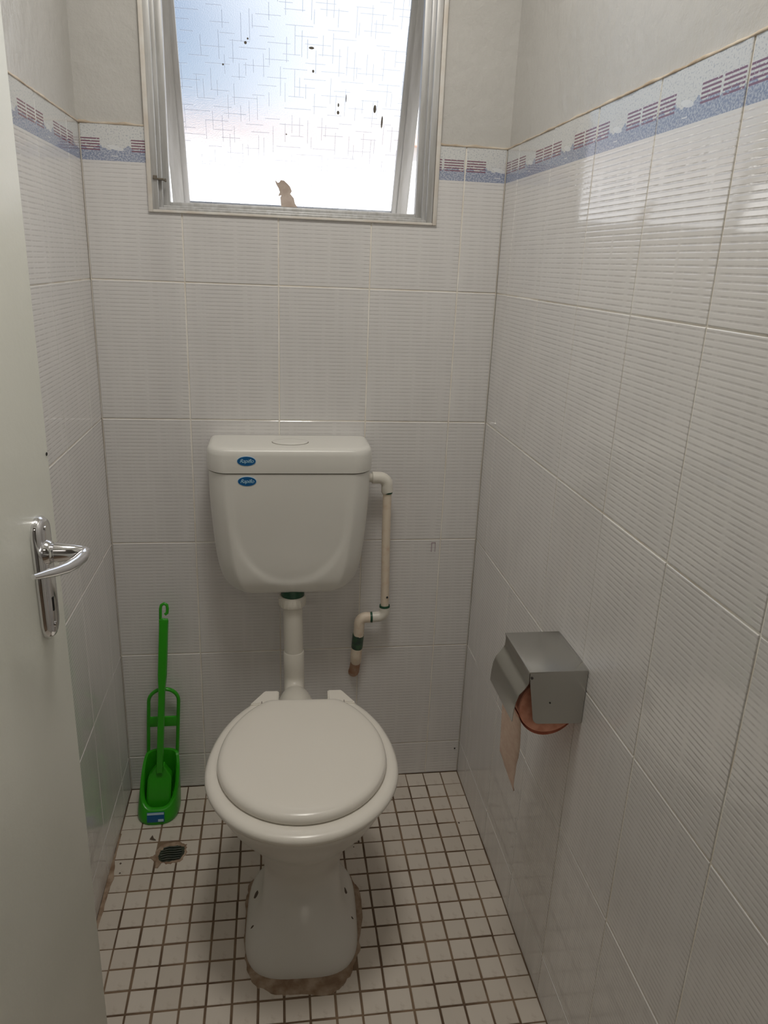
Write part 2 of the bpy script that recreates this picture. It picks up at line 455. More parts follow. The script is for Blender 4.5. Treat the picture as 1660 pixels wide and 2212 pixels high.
# ------------------------------------------------------------------ floor
floor = structure('floor', boxes('floor', [(-.2, XR + .2, YF - .1, W, -.10, -.0016)]), M['floor_grout'])
MP = .0492; S0, D0 = .0491, .0520
def mosaic_mesh(nm, hw, hd, lo=-.004):
    vs, fs, _ = prism_tile([(-hw, -hd), (hw, -hd), (hw, hd), (-hw, hd)], .004, .0011, lambda u, v, w: (u, v, w), (0, 0))
    me = mesh(nm, vs, fs); me.materials.append(M['mosaic']); return me
std = mosaic_mesh('floor_tile', MP / 2 - .0023, MP / 2 - .0023)
TOI = Vector((.432, -.45))          # pedestal centre
def under_pedestal(x, y):
    return abs(x - .434) < .088 and -.575 < y < -.36
stuff_bm = bmesh.new()
ix = 0
while True:
    xr = XR - .0005 if ix == 0 else XR - S0 - (ix - 1) * MP
    xl = XR - S0 - ix * MP
    if xr < .004: break
    xl = max(xl, .0005)
    for j in range(0, 33):
        yt = -.0005 if j == 0 else -D0 - (j - 1) * MP
        yb = max(-D0 - j * MP, YF + .0005)
        if yt < YF + .006: break
        cx, cy = (xl + xr) / 2, (yt + yb) / 2
        if under_pedestal(cx, cy): continue
        if abs(cx - .132) < .024 and abs(cy + .243) < .026: continue      # drain hole
        w_, d_ = (xr - xl), (yt - yb)
        dz = random.uniform(-.0004, .0003)
        if j <= 15:
            me = std if abs(w_ - MP) < 1e-4 and abs(d_ - MP) < 1e-4 else mosaic_mesh('floor_tile', w_ / 2 - .0014, d_ / 2 - .0014)
            o = obj('floor_tile', me, floor)
            o.location = (cx + random.uniform(-.0005, .0005), cy + random.uniform(-.0005, .0005), dz)
            o.rotation_euler = (random.uniform(-.006, .006), random.uniform(-.006, .006), random.uniform(-.012, .012))
        else:
            box_bm(stuff_bm, cx - w_ / 2 + .0014, cx + w_ / 2 - .0014, cy - d_ / 2 + .0014, cy + d_ / 2 - .0014, -.003, dz)
    ix += 1
obj('floor_tiles', from_bm(stuff_bm, 'floor_tiles', None), floor, M['mosaic'], kind='stuff')

# brown mortar left along the foot of the left wall
def blob(name, pts, h, mat, parent=None, z=0.0005, jag=.003, sub=6):
    """irregular low mound from a closed outline"""
    out = []
    n = len(pts)
    for i in range(n):
        a, b = Vector(pts[i]), Vector(pts[(i + 1) % n])
        for k in range(sub):
            q = a.lerp(b, k / sub); out.append(q + Vector((random.uniform(-jag, jag), random.uniform(-jag, jag))))
    c = sum(out, Vector((0, 0))) / len(out)
    rings = []
    for f, zz in ((1.0, -.002), (.96, h * .6), (.8, h), (.45, h * 1.05)):
        rings.append([(c.x + (p.x - c.x) * f, c.y + (p.y - c.y) * f, z + zz) for p in out])
    return obj(name, loft(name, rings, cap0=False), parent, mat)
blob('mortar_strip', [(0, -.16), (.004, -.16), (.006, -.25), (.013, -.30), (.010, -.36), (.006, -.47), (0, -.47)], .0012, M['mortar'], floor, jag=.0012)
for (a, b) in [((.020, -.262), .0028), ((.024, -.292), .0022), ((.842, -.205), .0030), ((.580, -.245), .0030), ((.566, -.262), .0016)]:
    blob('dirt_spot', [(a[0] - b, a[1]), (a[0], a[1] - b), (a[0] + b, a[1]), (a[0], a[1] + b * 1.2)], .0006, M['blotch'], floor, jag=.0006, sub=2)
blob('dirt_spot', [(.074, -.190), (.080, -.176), (.084, -.188), (.092, -.196), (.082, -.193)], .0006, M['blotch'], floor, jag=.001, sub=2)

# ------------------------------------------------------------------ floor drain
dr = root('floor_drain', (.132, -.243, 0), 'small dark clogged floor drain in brown mortar by green toilet brush', 'drain')
def local(pts, o): return [(p[0] - o[0], p[1] - o[1]) for p in pts]
ringp = local([(.082, -.250), (.094, -.243), (.097, -.222), (.115, -.205), (.150, -.204), (.166, -.215), (.170, -.243), (.160, -.268), (.130, -.275), (.112, -.268), (.107, -.285), (.101, -.285), (.100, -.266)], (.132, -.243))
blob('mortar_collar', ringp, .0022, M['mortar'], dr, z=0.0, jag=.002)
gr = blob('drain_grate', local([(.102, -.250), (.106, -.232), (.120, -.221), (.146, -.218), (.162, -.224), (.165, -.246), (.155, -.264), (.128, -.270), (.108, -.266)], (.132, -.243)), .0028, M['drain_iron'], dr, z=.0008, jag=.0012)
bm = bmesh.new()
for k in range(6):
    y = -.020 + k * .0074
    tube_bm(bm, [(-.024 + abs(k - 2.5) * .002, y - .003, .0048), (-.006, y, .0056), (.010, y - .0015, .0056), (.026 - abs(k - 2.5) * .002, y + .001, .0048)], .0022, 8)
obj('grate_bar', from_bm(bm, 'grate_bar'), dr, M['drain_iron'])

# ------------------------------------------------------------------ window
win = root('window_1', ((WX0 + WX1) / 2, .02, WZ0), None, None, 'structure')
def wp(name, me, mats, par=win, **k):
    o = obj(name, me, par, mats, **k)
    if par is win: o.location = Vector((0, 0, 0)) - win.location
    return o
def ring_boxes(x0, x1, z0, z1, tx, tz, y0, y1):
    return [(x0, x0 + tx, y0, y1, z0, z1), (x1 - tx, x1, y0, y1, z0, z1), (x0 + tx, x1 - tx, y0, y1, z0, z0 + tz), (x0 + tx, x1 - tx, y0, y1, z1 - tz, z1)]
wp('frame_lip', boxes('frame_lip', ring_boxes(WX0 - .003, WX1 + .005, WZ0 - .001, WZ1 + .005, .009, .005, -.005, .03), .0012), M['frame_paint'])
fb = []
fb += ring_boxes(WX0 + .005, WX1 - .005, WZ0 + .002, WZ1 - .002, .013, .007, -.0035, .075)
fb += ring_boxes(WX0 + .017, WX1 - .017, WZ0 + .008, WZ1 - .008, .008, .006, .012, .075)
fb += ring_boxes(WX0 + .024, WX1 - .024, WZ0 + .013, WZ1 - .013, .013, .009, .030, .050)
wp('window_frame', boxes('window_frame', fb, .0012), M['alu'])
# reveal behind the frame
wp('window_reveal', boxes('window_reveal', ring_boxes(WX0 - .002, WX1 + .002, WZ0 - .002, WZ1 + .002, .004, .004, .05, W)), M['frame_paint'])
# grime and an old stay bracket on the left jamb
o = wp('stay_bracket', boxes('stay_bracket', [(.1395, .1480, -.0075, -.0030, 1.4955, 1.5030), (.1460, .1610, -.0045, .0125, 1.4950, 1.4985), (.1600, .1640, .006, .014, 1.4930, 1.4990)], .0008), M['grime'])
# top-hung sash pushed open at the bottom
HY, HZ = .052, WZ1 - .012
ang = math.atan2(.30 - HY, HZ - 1.4756)
sash = bpy.data.objects.new('sash', None); COL.objects.link(sash); sash.parent = win
sash.location = Vector(((WX0 + WX1) / 2, HY, HZ)) - win.location
sash.rotation_euler = (ang, 0, 0)
SL = math.hypot(.30 - HY, HZ - 1.4756) + .036
SW = .290; ST = .040
fr = ring_boxes(-SW, SW, -SL, -.002, ST - .013, .024, 0, .022) + ring_boxes(-SW + ST - .014, SW - ST + .014, -SL + .022, -.020, .014, .010, .004, .016)
frame_o = obj('sash_frame', boxes('sash_frame', fr, .001), sash, M['alu'])
gx, gz0, gz1 = SW - ST + .006, -SL + .030, -.026
me = boxes('pane', [(-gx, gx, .0085, .0125, gz0, gz1)])
for p in me.polygons: p.use_smooth = False
ul = me.uv_layers.new(name='UVMap')
for l in me.loops:
    v = me.vertices[l.vertex_index].co; ul.data[l.index].uv = (v.x + 1.0, v.z + 2.0)
obj('pane', me, sash, M['glass'])
# scrap of brown paper stuck to the glass, low in the middle
def glass_patch(name, pts, mat, y=.0068, parent=sash, t=.0014):
    vs = [(x, y + t * .5, z) for x, z in pts] + [(x, y - t * .5, z) for x, z in pts]; n = len(pts)
    fs = [tuple(range(n))[::-1], tuple(range(n, 2 * n))] + [(i, (i + 1) % n, n + (i + 1) % n, n + i) for i in range(n)]
    obj(name, mesh(name, vs, fs), parent, mat)
g0 = gz0 + .006
PX = -.010
glass_patch('paper_scrap', [(PX - .018, g0 - .004), (PX - .020, g0 + .018), (PX - .017, g0 + .024), (PX - .025, g0 + .022), (PX - .021, g0 + .031), (PX - .024, g0 + .040), (PX - .030, g0 + .050), (PX - .033, g0 + .059), (PX - .026, g0 + .053), (PX - .022, g0 + .055), (PX - .019, g0 + .060), (PX - .011, g0 + .059), (PX - .004, g0 + .053), (PX + .003, g0 + .046), (PX + .008, g0 + .035), (PX + .004, g0 + .028), (PX + .013, g0 + .018), (PX + .016, g0 + .005), (PX + .022, g0 - .004)], M['scrap_paper'])
for (dx, dz, a, b) in [(.188, .232, .0035, .009), (.207, .205, .0022, .014), (.103, .235, .002, .004), (.103, .219, .003, .004), (.043, .30, .0025, .003), (.038, .345, .006, .0025), (-.105, .345, .003, .003), (-.1, .353, .002, .002), (.12, .25, .001, .009), (-.016, .165, .0016, .0016), (-.155, .30, .002, .002)]:
    glass_patch('glass_spot', [(dx + a * math.cos(q), g0 + dz + b * math.sin(q)) for q in [i * PI / 4 for i in range(8)]], M['grime'])
for sx in (-1, 1):
    obj('hinge', boxes('hinge', [(sx * (SW + .001) - .004, sx * (SW + .001) + .004, -.004, .018, -.16, -.01)], .001), sash, M['steel'])

# ------------------------------------------------------------------ door, half open against the left wall
E2, H2 = Vector((.112, -.80)), Vector((.034, -1.535))
dvec = (H2 - E2); DW = dvec.length
door = root('door_1', (H2.x, H2.y, 0), None, None, 'structure', rz=math.atan2((E2 - H2).y, (E2 - H2).x))
# local x runs from hinge to free edge, local -y is the room side (+x world)
DT = .038
obj('door_leaf', boxes('door_leaf', [(0, DW, 0, DT, .008, 2.02)], .0025), door, M['door'])
obj('dirt_spot', tube('dirt_spot', [(DW - .006, -.0006, 1.118), (DW - .006, .001, 1.118)], .0022, 10), door, M['black'])
hp = bpy.data.objects.new('door_handle', None); COL.objects.link(hp); hp.parent = door; hp.location = (DW - .043, 0, .975)
# back plate: rounded top, tapering slightly
def plate_outline(hw, zt_, zb_, n=10):
    o = []
    for i in range(n + 1):
        a = PI * i / n; o.append((math.cos(a) * hw, zt_ + math.sin(a) * hw))
    for i in range(n + 1):
        a = PI + PI * i / n; o.append((math.cos(a) * hw * .92, zb_ + math.sin(a) * hw * 1.1))
    return o
rings = []
for (s, d) in ((1.0, 0.0), (1.0, .004), (.86, .0085), (.62, .0095)):
    po = [(x - .0115, z) for x, z in plate_outline(.0205 * s, .060, -.053)]
    rings.append([(x, -d, z) for x, z in po])
obj('back_plate', loft('back_plate', rings, cap0=False, sharp=50), hp, M['chrome'])
obj('neck', tube('neck', [(-.0115, -.006, .036), (-.0115, -.011, .036), (-.0115, -.015, .036), (-.0115, -.0155, .036), (-.0115, -.018, .036), (-.0115, -.019, .036), (-.010, -.030, .036), (-.007, -.040, .036), (-.004, -.047, .0355)], [.0155, .0150, .0125, .0108, .0108, .0125, .0105, .0085, .0065], 24), hp, M['chrome'])
lev = [(.006, -.044, .0345), (.001, -.048, .0335), (-.010, -.048, .0305), (-.025, -.0455, .0290), (-.045, -.042, .0305), (-.065, -.038, .0345), (-.082, -.034, .0385), (-.100, -.029, .0425)]
obj('lever', tube('lever', lev, [.004, .0068, .0076, .0074, .0066, .0056, .0046, .0030], 20), hp, M['chrome'])
obj('keyhole', boxes('keyhole', [(-.0137, -.0093, -.0102, -.0090, -.040, -.022)], .0006), hp, M['black'])
for zz in (.066, -.058):
    obj('screw', tube('screw', [(-.0115, -.0085, zz), (-.0115, -.0108, zz)], .0032, 12), hp, M['chrome'])
obj('latch_plate', boxes('latch_plate', [(DW - .0004, DW + .0012, .008, .030, .90, 1.06)], .0004), door, M['steel'])
# door frame, round the doorway
structure('door_frame_trim', boxes('door_frame', [(DX0 - .02, DX0, YF - .1, YF + .012, 0, DZ), (DX1 - .03, DX1, YF - .1, YF + .012, 0, DZ), (DX0 - .02, DX1, YF - .1, YF + .012, DZ - .02, DZ + .02)], .002), M['door']).name = 'trim_1'

# ------------------------------------------------------------------ passage behind the camera
HX0, HX1, HY0 = -.6, 1.7, -3.2
structure('hall_shell', boxes('hall_shell', [(HX0 - .1, HX0, HY0, YF - .1, 0, CEIL), (HX1, HX1 + .1, HY0, YF - .1, 0, CEIL), (HX0 - .1, HX1 + .1, HY0 - .1, HY0, 0, CEIL),
    (HX0 - .1, -.2, YF - .1, YF, 0, CEIL), (XR + .2, HX1 + .1, YF - .1, YF, 0, CEIL)]), M['plaster']).name = 'wall_hall'
structure('floor_hall', boxes('floor_hall', [(HX0 - .1, HX1 + .1, HY0 - .1, YF - .1, -.1, -.0016)]), M['mortar'])
structure('ceiling_hall', boxes('ceiling_hall', [(HX0 - .1, HX1 + .1, HY0 - .1, YF - .1, CEIL, CEIL + .12)]), M['ceiling_paint'])

# ------------------------------------------------------------------ toilet pan
PAN_R = math.radians(-2.3)
pan = root('toilet', (.434, -.45, 0), 'white ceramic toilet with closed off-white lid, foot set in brown mortar', 'toilet', rz=PAN_R)
# rows: z, half width, front y, back y, superellipse power (local coordinates, origin at y=-.45)
tab = [(0.0, .1180, -.158, .130, 3.4), (.012, .1170, -.155, .130, 3.4), (.028, .1120, -.146, .128, 3.2), (.045, .0990, -.134, .125, 2.9), (.065, .0880, -.117, .120, 2.6), (.09, .0825, -.092, .118, 2.4),
       (.115, .0805, -.066, .115, 2.2), (.14, .0815, -.060, .112, 2.1), (.17, .0870, -.068, .113, 2.1), (.20, .0960, -.082, .118, 2.1), (.24, .1130, -.110, .128, 2.05), (.28, .1340, -.148, .150, 2.05),
       (.32, .1550, -.183, .190, 2.1), (.355, .1690, -.205, .205, 2.15), (.372, .1740, -.214, .208, 2.2), (.380, .1765, -.218, .210, 2.2), (.392, .1770, -.219, .210, 2.2), (.397, .1740, -.215, .206, 2.2)]
def pan_ring(z, hw, yf, yb, p, n=72):
    cy, hl = (yf + yb) / 2, (yb - yf) / 2
    out = []
    for k in range(n):
        a = 2 * PI * k / n; c_, s_ = math.cos(a), math.sin(a)
        pw = p if s_ < 0 else p + .6
        x = math.copysign(abs(c_) ** (2 / pw), c_) * hw; y = math.copysign(abs(s_) ** (2 / pw), s_) * hl
        out.append((x, cy + y, z))
    return out
rings = [pan_ring(z, *interp(tab, z)) for z in [0, .006, .012, .02, .03, .04, .055, .07, .08, .09, .10, .11, .12, .13, .14, .15, .16, .17, .18, .19, .20, .22, .24, .26, .28, .30, .32, .34, .355, .365, .372, .380, .386, .392, .397]]
# rim top and inner bowl
for (s, z) in ((.93, .3985), (.82, .397), (.79, .385), (.72, .33), (.55, .26), (.30, .21), (.12, .20)):
    rings.append([(x * s, .0045 + (y - .0045) * s, z) for x, y, _ in pan_ring(0, .174, -.215, .206, 2.2)])
obj('bowl', loft('bowl', rings, sharp=60), pan, M['ceramic'])
obj('flush_inlet', tube('flush_inlet', [(-.012, .19, .338), (-.012, .225, .338), (-.012, .228, .338), (-.012, .240, .338)], [.040, .040, .036, .036], 28), pan, M['ceramic'])
obj('waste_outlet', tube('waste_outlet', [(0, .09, .20), (0, .15, .235), (0, .20, .235), (0, .26, .20), (0, .31, .18), (0, .4475, .18)], [.06, .058, .055, .053, .055, .055], 28), pan, M['ceramic'])
bowl_o = pan.children[0]
def surface_spot(name, x, y, z, r, mat, stretch=1.0):
    """small irregular disc lying on the glaze where a line slanting down from the front meets it"""
    o_ = Vector((x * 1.0, y - .16, z + .11)); d_ = (Vector((x, y, z)) - o_).normalized()
    hit, p_, n_, _ = bowl_o.ray_cast(o_, d_)
    if not hit: return
    a_ = n_.cross(Vector((0, 0, 1))).normalized(); b_ = n_.cross(a_)
    rg = []
    for s_, h_ in ((1.0, -.0012), (1.0, .0003), (.5, .0006)):
        rg.append([p_ + n_ * h_ + a_ * math.cos(2 * PI * k / 14) * r * s_ + b_ * math.sin(2 * PI * k / 14) * r * s_ * stretch * (1 + .15 * math.sin(k * 2.1)) for k in range(14)])
    obj(name, loft(name, rg), pan, M[mat])
surface_spot('screw_hole', -.0985, .0320, .035, .0085, 'blotch')
surface_spot('screw_hole', .0930, .0360, .035, .0078, 'blotch')
surface_spot('glaze_chip', -.1020, -.048, .03, .0024, 'blotch', 2.0)
surface_spot('glaze_chip', .1060, -.040, .03, .0024, 'blotch', 1.6)
# mortar bed round the foot
rg = []
oo = pan_ring(0, .118, -.159, .131, 3.0, 96)
for (f, z) in ((1.0, .0045), (1.05, .004), (1.10, .003), (1.0, -.001)):
    r = []
    for k, (x, y, _) in enumerate(oo):
        a = 2 * PI * k / 96
        wv = .007 + .005 * math.sin(a * 3 + .6) + .003 * math.sin(a * 5 + 1) + .003 * math.sin(a * 11) * math.sin(a * 2.3) + .021 * max(0, -math.sin(a - .15)) ** 2
        wv = max(wv, .003)
        t_ = {1.0: 0.0, 1.05: .5, 1.10: 1.0}[f] if z > 0 else 1.12
        nr = Vector((x, y + .012)).normalized()
        jag = random.uniform(-.0028, .0028) if t_ > .4 else 0
        r.append((x * .985 + nr.x * (wv * t_ + jag), y * .985 + nr.y * (wv * t_ + jag), z))
    rg.append(r)
obj('mortar_bed', loft('mortar_bed', rg, cap0=False, cap1=False, sharp=60), pan, M['mortar'])

# ------------------------------------------------------------------ toilet seat and lid
seat = bpy.data.objects.new('seat', None); COL.objects.link(seat); seat.parent = pan; seat.location = (0, 0, .398)
def seat_outline(hw, yf, yb, k_, n=90):
    """round front, straight sides converging to a straight back edge"""
    cy = yf + hw * 1.10       # centre of the widest line
    out = []
    for k in range(n):
        a = 2 * PI * k / n; c_, s_ = math.cos(a), math.sin(a)
        if s_ < 0: x, y = c_ * hw, cy + s_ * (cy - yf)
        else:
            x = math.copysign(abs(c_) ** (2 / 2.0), c_) * hw; y = cy + s_ ** 1.0 * (yb - cy) * k_
            if y > yb:
                y = yb
        out.append((x, y))
    return out
def slab(outline_fn, zs):
    """zs: list of (inset, z)"""
    return [[(x, y, z) for x, y in outline_fn(i)] for i, z in zs]
so = lambda i: seat_outline(.1865 - i, -.247 + i, .178 - i, 1.24)
rings = slab(so, [(.010, .004), (.003, .007), (0, .013), (.001, .019), (.006, .0235), (.013, .0255), (.022, .0262)])
rings += [[(x, y, z) for x, y in seat_outline(.1865 - i, -.247 + i, .160 - i, 1.24)] for i, z in [(.055, .0255), (.064, .020), (.066, .006)]]
bm = bmesh.new(); R_ = loft_bm(bm, rings, False, False)
n = len(R_[0])
for k in range(n): bm.faces.new((R_[-1][k], R_[-1][(k + 1) % n], R_[0][(k + 1) % n], R_[0][k]))
obj('seat_ring', from_bm(bm, 'seat_ring', 60), seat, M['seat_plastic'])
lo = lambda i: seat_outline(.1635 - i, -.217 + i, .157 - i * .6, 1.13)
rings = slab(lo, [(.006, .0270), (.001, .0285), (0, .033), (.0012, .038), (.005, .0425), (.012, .0455), (.024, .0470), (.045, .0468), (.08, .0466), (.13, .0465)])
obj('seat_lid', loft('seat_lid', rings, sharp=60), seat, M['seat_plastic'])
for sx in (-1, 1):
    bm = bmesh.new()
    # wedge-shaped hinge block behind the lid
    pts = [(sx * .054, .160), (sx * .116, .160), (sx * .086, .214), (sx * .054, .214)]
    rr = []
    for s, z in ((1.0, .001), (1.0, .026), (.94, .030)):
        c0 = Vector((sx * .08, .187)); rr.append([(c0.x + (x - c0.x) * s, c0.y + (y - c0.y) * s, z) for x, y in pts])
    loft_bm(bm, rr)
    bmesh.ops.bevel(bm, geom=[e_ for e_ in bm.edges], offset=.0022, segments=2, affect='EDGES')
    obj('hinge', from_bm(bm, 'hinge'), seat, M['seat_plastic'])
    obj('hinge_gap', boxes('hinge_gap', [(sx * .090 - .0006, sx * .090 + .0006, .156, .168, .026, .0312)]), seat, M['blotch'])

# ------------------------------------------------------------------ cistern
CX = .4170
cis = root('cistern', (CX, 0, .60), 'white plastic cistern with two blue oval stickers, mounted on back wall', 'cistern')
CZ = .60
def cis_section(hw, d, ch, n_side=6, n_ch=8, n_fr=44):
    """plan outline: back at y=-.002, sides, rounded-chamfer corners, flat front; counter-clockwise"""
    P = []
    yb = -.002
    cyc = max(d - ch, .02)
    for i in range(n_side): P.append((hw, yb - (cyc - .002) * i / n_side))
    def corner(sx):
        o = []
        for i in range(n_ch + 1):
            a = PI / 2 * i / n_ch
            o.append((sx * (hw - ch * .92 * (1 - math.cos(a) ** 1.25 if math.cos(a) > 0 else 1)), -(cyc + (d - cyc) * math.sin(a) ** 1.25)))
        return o
    c1 = corner(1); c2 = corner(-1)[::-1]
    P += c1
    xa, xb = c1[-1][0], c2[0][0]
    for i in range(1, n_fr): P.append((xa + (xb - xa) * i / n_fr, -d))
    P += c2
    for i in range(1, n_side + 1): P.append((-hw, -(cyc) + (cyc - .002) * i / n_side))
    return P
body = [(.000, .085, .074, .030), (.004, .108, .092, .034), (.012, .130, .106, .040), (.03, .1480, .118, .045), (.055, .159, .125, .048), (.09, .1665, .129, .048), (.14, .1720, .131, .046), (.20, .1765, .133, .045), (.255, .1790, .134, .044), (.3045, .1795, .134, .043)]
rings = []
zs = [0, .002, .004, .008, .012, .018, .024] + [.03 + .2745 * i / 34 for i in range(35)]
for z in zs:
    hw, d, ch = interp([(a, b, c, e_) for a, b, c, e_ in body], z)
    sec = cis_section(hw, d, ch)
    r = []
    for x, y in sec:
        yy = y
        if abs(y + d) < .004:       # flat front: raised tongue with a U-shaped lower edge
            q = math.hypot(x / .128, max(0.0, (.195 - z)) / .155)
            k = max(0.0, min(1.0, (q - .93) / .10)); k = k * k * (3 - 2 * k)
            fade = max(0.0, min(1.0, (.275 - z) / .10))
            yy = y - .0045 * (k * fade)*max(0,min(1,(z-.01)/.03))
        r.append((x, yy, z))
    rings.append(r)
obj('tank', loft('tank', rings, sharp=50), cis, M['cistern_plastic'])
lid = []
for (z, o_, ) in ((0.3062, .000), (0.3075, .0022), (0.3200, .0030), (0.3450, .0024), (0.3540, .0010), (0.3585, -.0025), (0.3610, -.008), (0.3620, -.018)):
    lid.append([(x, y, z) for x, y in cis_section(.1795 + o_, .134 + o_, .043)])
cl = obj('tank_lid', loft('tank_lid', lid, sharp=50), cis, M['cistern_plastic'])
obj('seam', loft('seam', [[(x, y, z) for x, y in cis_section(.1780, .1325, .043)] for z in (.3035, .3070)], sharp=50), cis, M['grime'])
btn = []
for (s, z) in ((1.0, .3605), (1.0, .3632), (.95, .3642), (.6, .3646)):
    btn.append([(math.cos(2 * PI * k / 40) * .040 * s, -.070 + math.sin(2 * PI * k / 40) * .030 * s, z) for k in range(40)])
b_o = obj('flush_button', loft('flush_button', btn), cis, M['cistern_plastic'])
obj('button_gap', loft('button_gap', [[(math.cos(2 * PI * k / 40) * .0412 * s, -.070 + math.sin(2 * PI * k / 40) * .0312 * s, z) for k in range(40)] for s, z in ((1, .360), (1, .36225))]), cis, M['grime'])
def sticker(x, z, y):
    st = []
    for (s, d) in ((1.0, 0), (1.0, .0006), (.98, .0008)):
        st.append([(x + math.cos(2 * PI * k / 36) * .0205 * s, y - d, z + math.sin(2 * PI * k / 36) * .0112 * s) for k in range(36)])
    o = obj('sticker', loft('sticker', st), cis, M['label_rim']); o['label'] = 'blue oval sticker with pale script lettering'
    st = []
    for (s, d) in ((1.0, .0007), (1.0, .0011)):
        st.append([(x + math.cos(2 * PI * k / 36) * .0195 * s, y - d, z + math.sin(2 * PI * k / 36) * .0102 * s) for k in range(36)])
    obj('sticker_face', loft('sticker_face', st), o, M['blue_label'])
    cu = bpy.data.curves.new('lettering', 'FONT'); cu.body = 'Rapiflo'; cu.size = .0118; cu.shear = .35; cu.align_x = 'CENTER'; cu.align_y = 'CENTER'
    cu.extrude = .0001; cu.offset = -.0001; cu.space_character = .92; cu.materials.append(M['label_print'])
    tmp = bpy.data.objects.new('tmp', cu); COL.objects.link(tmp)
    dg = bpy.context.evaluated_depsgraph_get(); tm = bpy.data.meshes.new_from_object(tmp.evaluated_get(dg)); tm.name = 'lettering'
    bpy.data.objects.remove(tmp)
    t_o = bpy.data.objects.new('lettering', tm); COL.objects.link(t_o); t_o.parent = o
    t_o.location = (x, y - .0013, z + .0003); t_o.rotation_euler = (PI / 2, 0, 0)
sticker(-.0950, .9350 - CZ, -.1368)
sticker(-.0945, .8890 - CZ, -.1340)

# ------------------------------------------------------------------ flush pipe
fp = root('flush_pipe', (.4225, -.075, .62), 'vertical white plastic flush pipe between cistern and toilet pan', 'pipe')
def rel(pts, o): return [Vector(p) - Vector(o) for p in pts]
O_ = (.4225, -.075, .62)
obj('seal', tube('seal', rel([(.4225, -.075, .612), (.4225, -.075, .586)], O_), [.029, .027], 28), fp, M['pvc_joint_green'])
obj('nut', tube('nut', rel([(.4215, -.075, .590), (.4215, -.075, .586), (.4215, -.075, .566), (.4215, -.075, .562)], O_), [.0290, .0315, .0315, .0285], 32), fp, M['pvc_white'])
bm = bmesh.new()
for k in range(20):
    a = 2 * PI * k / 20
    c0 = Vector((-.001 + math.cos(a) * .0315, math.sin(a) * .0315, 0))
    tube_bm(bm, [c0 + Vector((0, 0, -.035)), c0 + Vector((0, 0, -.054))], .0013, 6)
obj('nut_ribs', from_bm(bm, 'nut_ribs'), fp, M['pvc_white'])
PB = Vector((.4265, -.075, .345))
pts = [(.4220, -.075, .585), (.4240, -.075, .50), (.4255, -.075, .42)] + arc((.4265, -.075 - .038, .376), .038, 0, PI / 2, 8, (0, 1, 0), (0, 0, -1)) + [(.4265, -.150, .338)]
obj('pipe', tube('pipe', rel(pts, O_), .0232, 28), fp, M['pvc_white'])
obj('pipe_socket', tube('pipe_socket', rel([(.4253, -.075, .440), (.4253, -.075, .437), (.4260, -.075, .385)] + arc((.4265, -.075 - .038, .376), .038, 0, PI / 2, 8, (0, 1, 0), (0, 0, -1)), O_), [.0235, .0250, .0250] + [.0250] * 9, 28), fp, M['pvc_white'])
bm = bmesh.new()
tube_bm(bm, rel([(.4275, -.118, .335), (.4275, -.128, .337), (.4275, -.145, .338), (.4275, -.165, .339), (.4275, -.182, .339), (.4275, -.200, .338)], O_), [.026, .034, .0395, .0425, .0430, .0415], 32)
cone = obj('rubber_cone', from_bm(bm, 'rubber_cone', 60), fp, M['pvc_white'])

# ------------------------------------------------------------------ water supply pipe
SP = (.640, -.045, .60)
sp = root('supply_pipe', SP, 'thin cream water supply pipe with green joints right of the cistern', 'pipe')
def sup(name, pts, r, mat, seg=20): return obj(name, tube(name, rel(pts, SP), r, seg), sp, M[mat])
yp = -.045
sup('tail_nut', [(.5965, yp, .872), (.6120, yp, .872)], .0105, 'pvc_white')
sup('elbow', [(.6080, yp, .872), (.6090, yp, .872), (.6250, yp, .872)] + arc((.6250, yp, .852), .0200, PI / 2, 0, 8, (1, 0, 0), (0, 0, 1)) + [(.6455, yp, .838), (.6458, yp, .8375)], [.0130, .0145, .0140] + [.0140] * 9 + [.0142, .0130], 'pvc_white')
sup('joint_ring', [(.6460, yp, .8390), (.6460, yp, .8335)], [.0128, .0120], 'pvc_joint_green')
sup('pipe', [(.6460, yp, .838), (.6475, yp + .002, .72), (.6510, yp + .004, .60), (.6525, yp + .006, .530)], .0103, 'pvc_cream')
sup('paint_chip', [(.6535, yp - .0045, .5640), (.6575, yp - .0030, .5655)], .0028, 'black', 10)
sup('joint_ring', [(.6520, yp + .006, .5395), (.6522, yp + .006, .5345)], [.0128, .0135], 'pvc_joint_green')
sup('elbow', [(.6522, yp + .006, .5355), (.6522, yp + .006, .524)] + arc((.6352, yp + .006, .5245), .0170, 0, -PI / 2, 8, (1, 0, 0), (0, 0, 1)) + [(.6200, yp + .006, .5065)], .0133, 'pvc_white')
sup('joint_ring', [(.6150, yp + .006, .5065), (.6215, yp + .006, .5065)], [.0128, .0142], 'pvc_joint_green')
sup('elbow', [(.6160, yp + .006, .5065), (.6120, yp + .006, .5065)] + arc((.6050, yp + .006, .4915), .0150, PI / 2, PI, 8, (1, 0, 0), (0, 0, 1)) + [(.5895, yp + .008, .470), (.5890, yp + .009, .456)], .0134, 'pvc_cream')
sup('coupling', [(.5888, yp + .009, .4600), (.5885, yp + .010, .4580), (.5865, yp + .013, .4210), (.5860, yp + .014, .4110), (.5858, yp + .014, .4060)], [.0128, .0146, .0146, .0120, .0060], 'pipe_coupling')
sup('lower_elbow', [(.5862, yp + .013, .4200), (.5855, yp + .015, .4000), (.5850, yp + .018, .3780), (.5848, yp + .020, .3750)], [.0136, .0143, .0143, .0125], 'pvc_cream')
sup('joint_ring', [(.5848, yp + .020, .3770), (.5846, yp + .021, .3725)], [.0138, .0125], 'blotch')
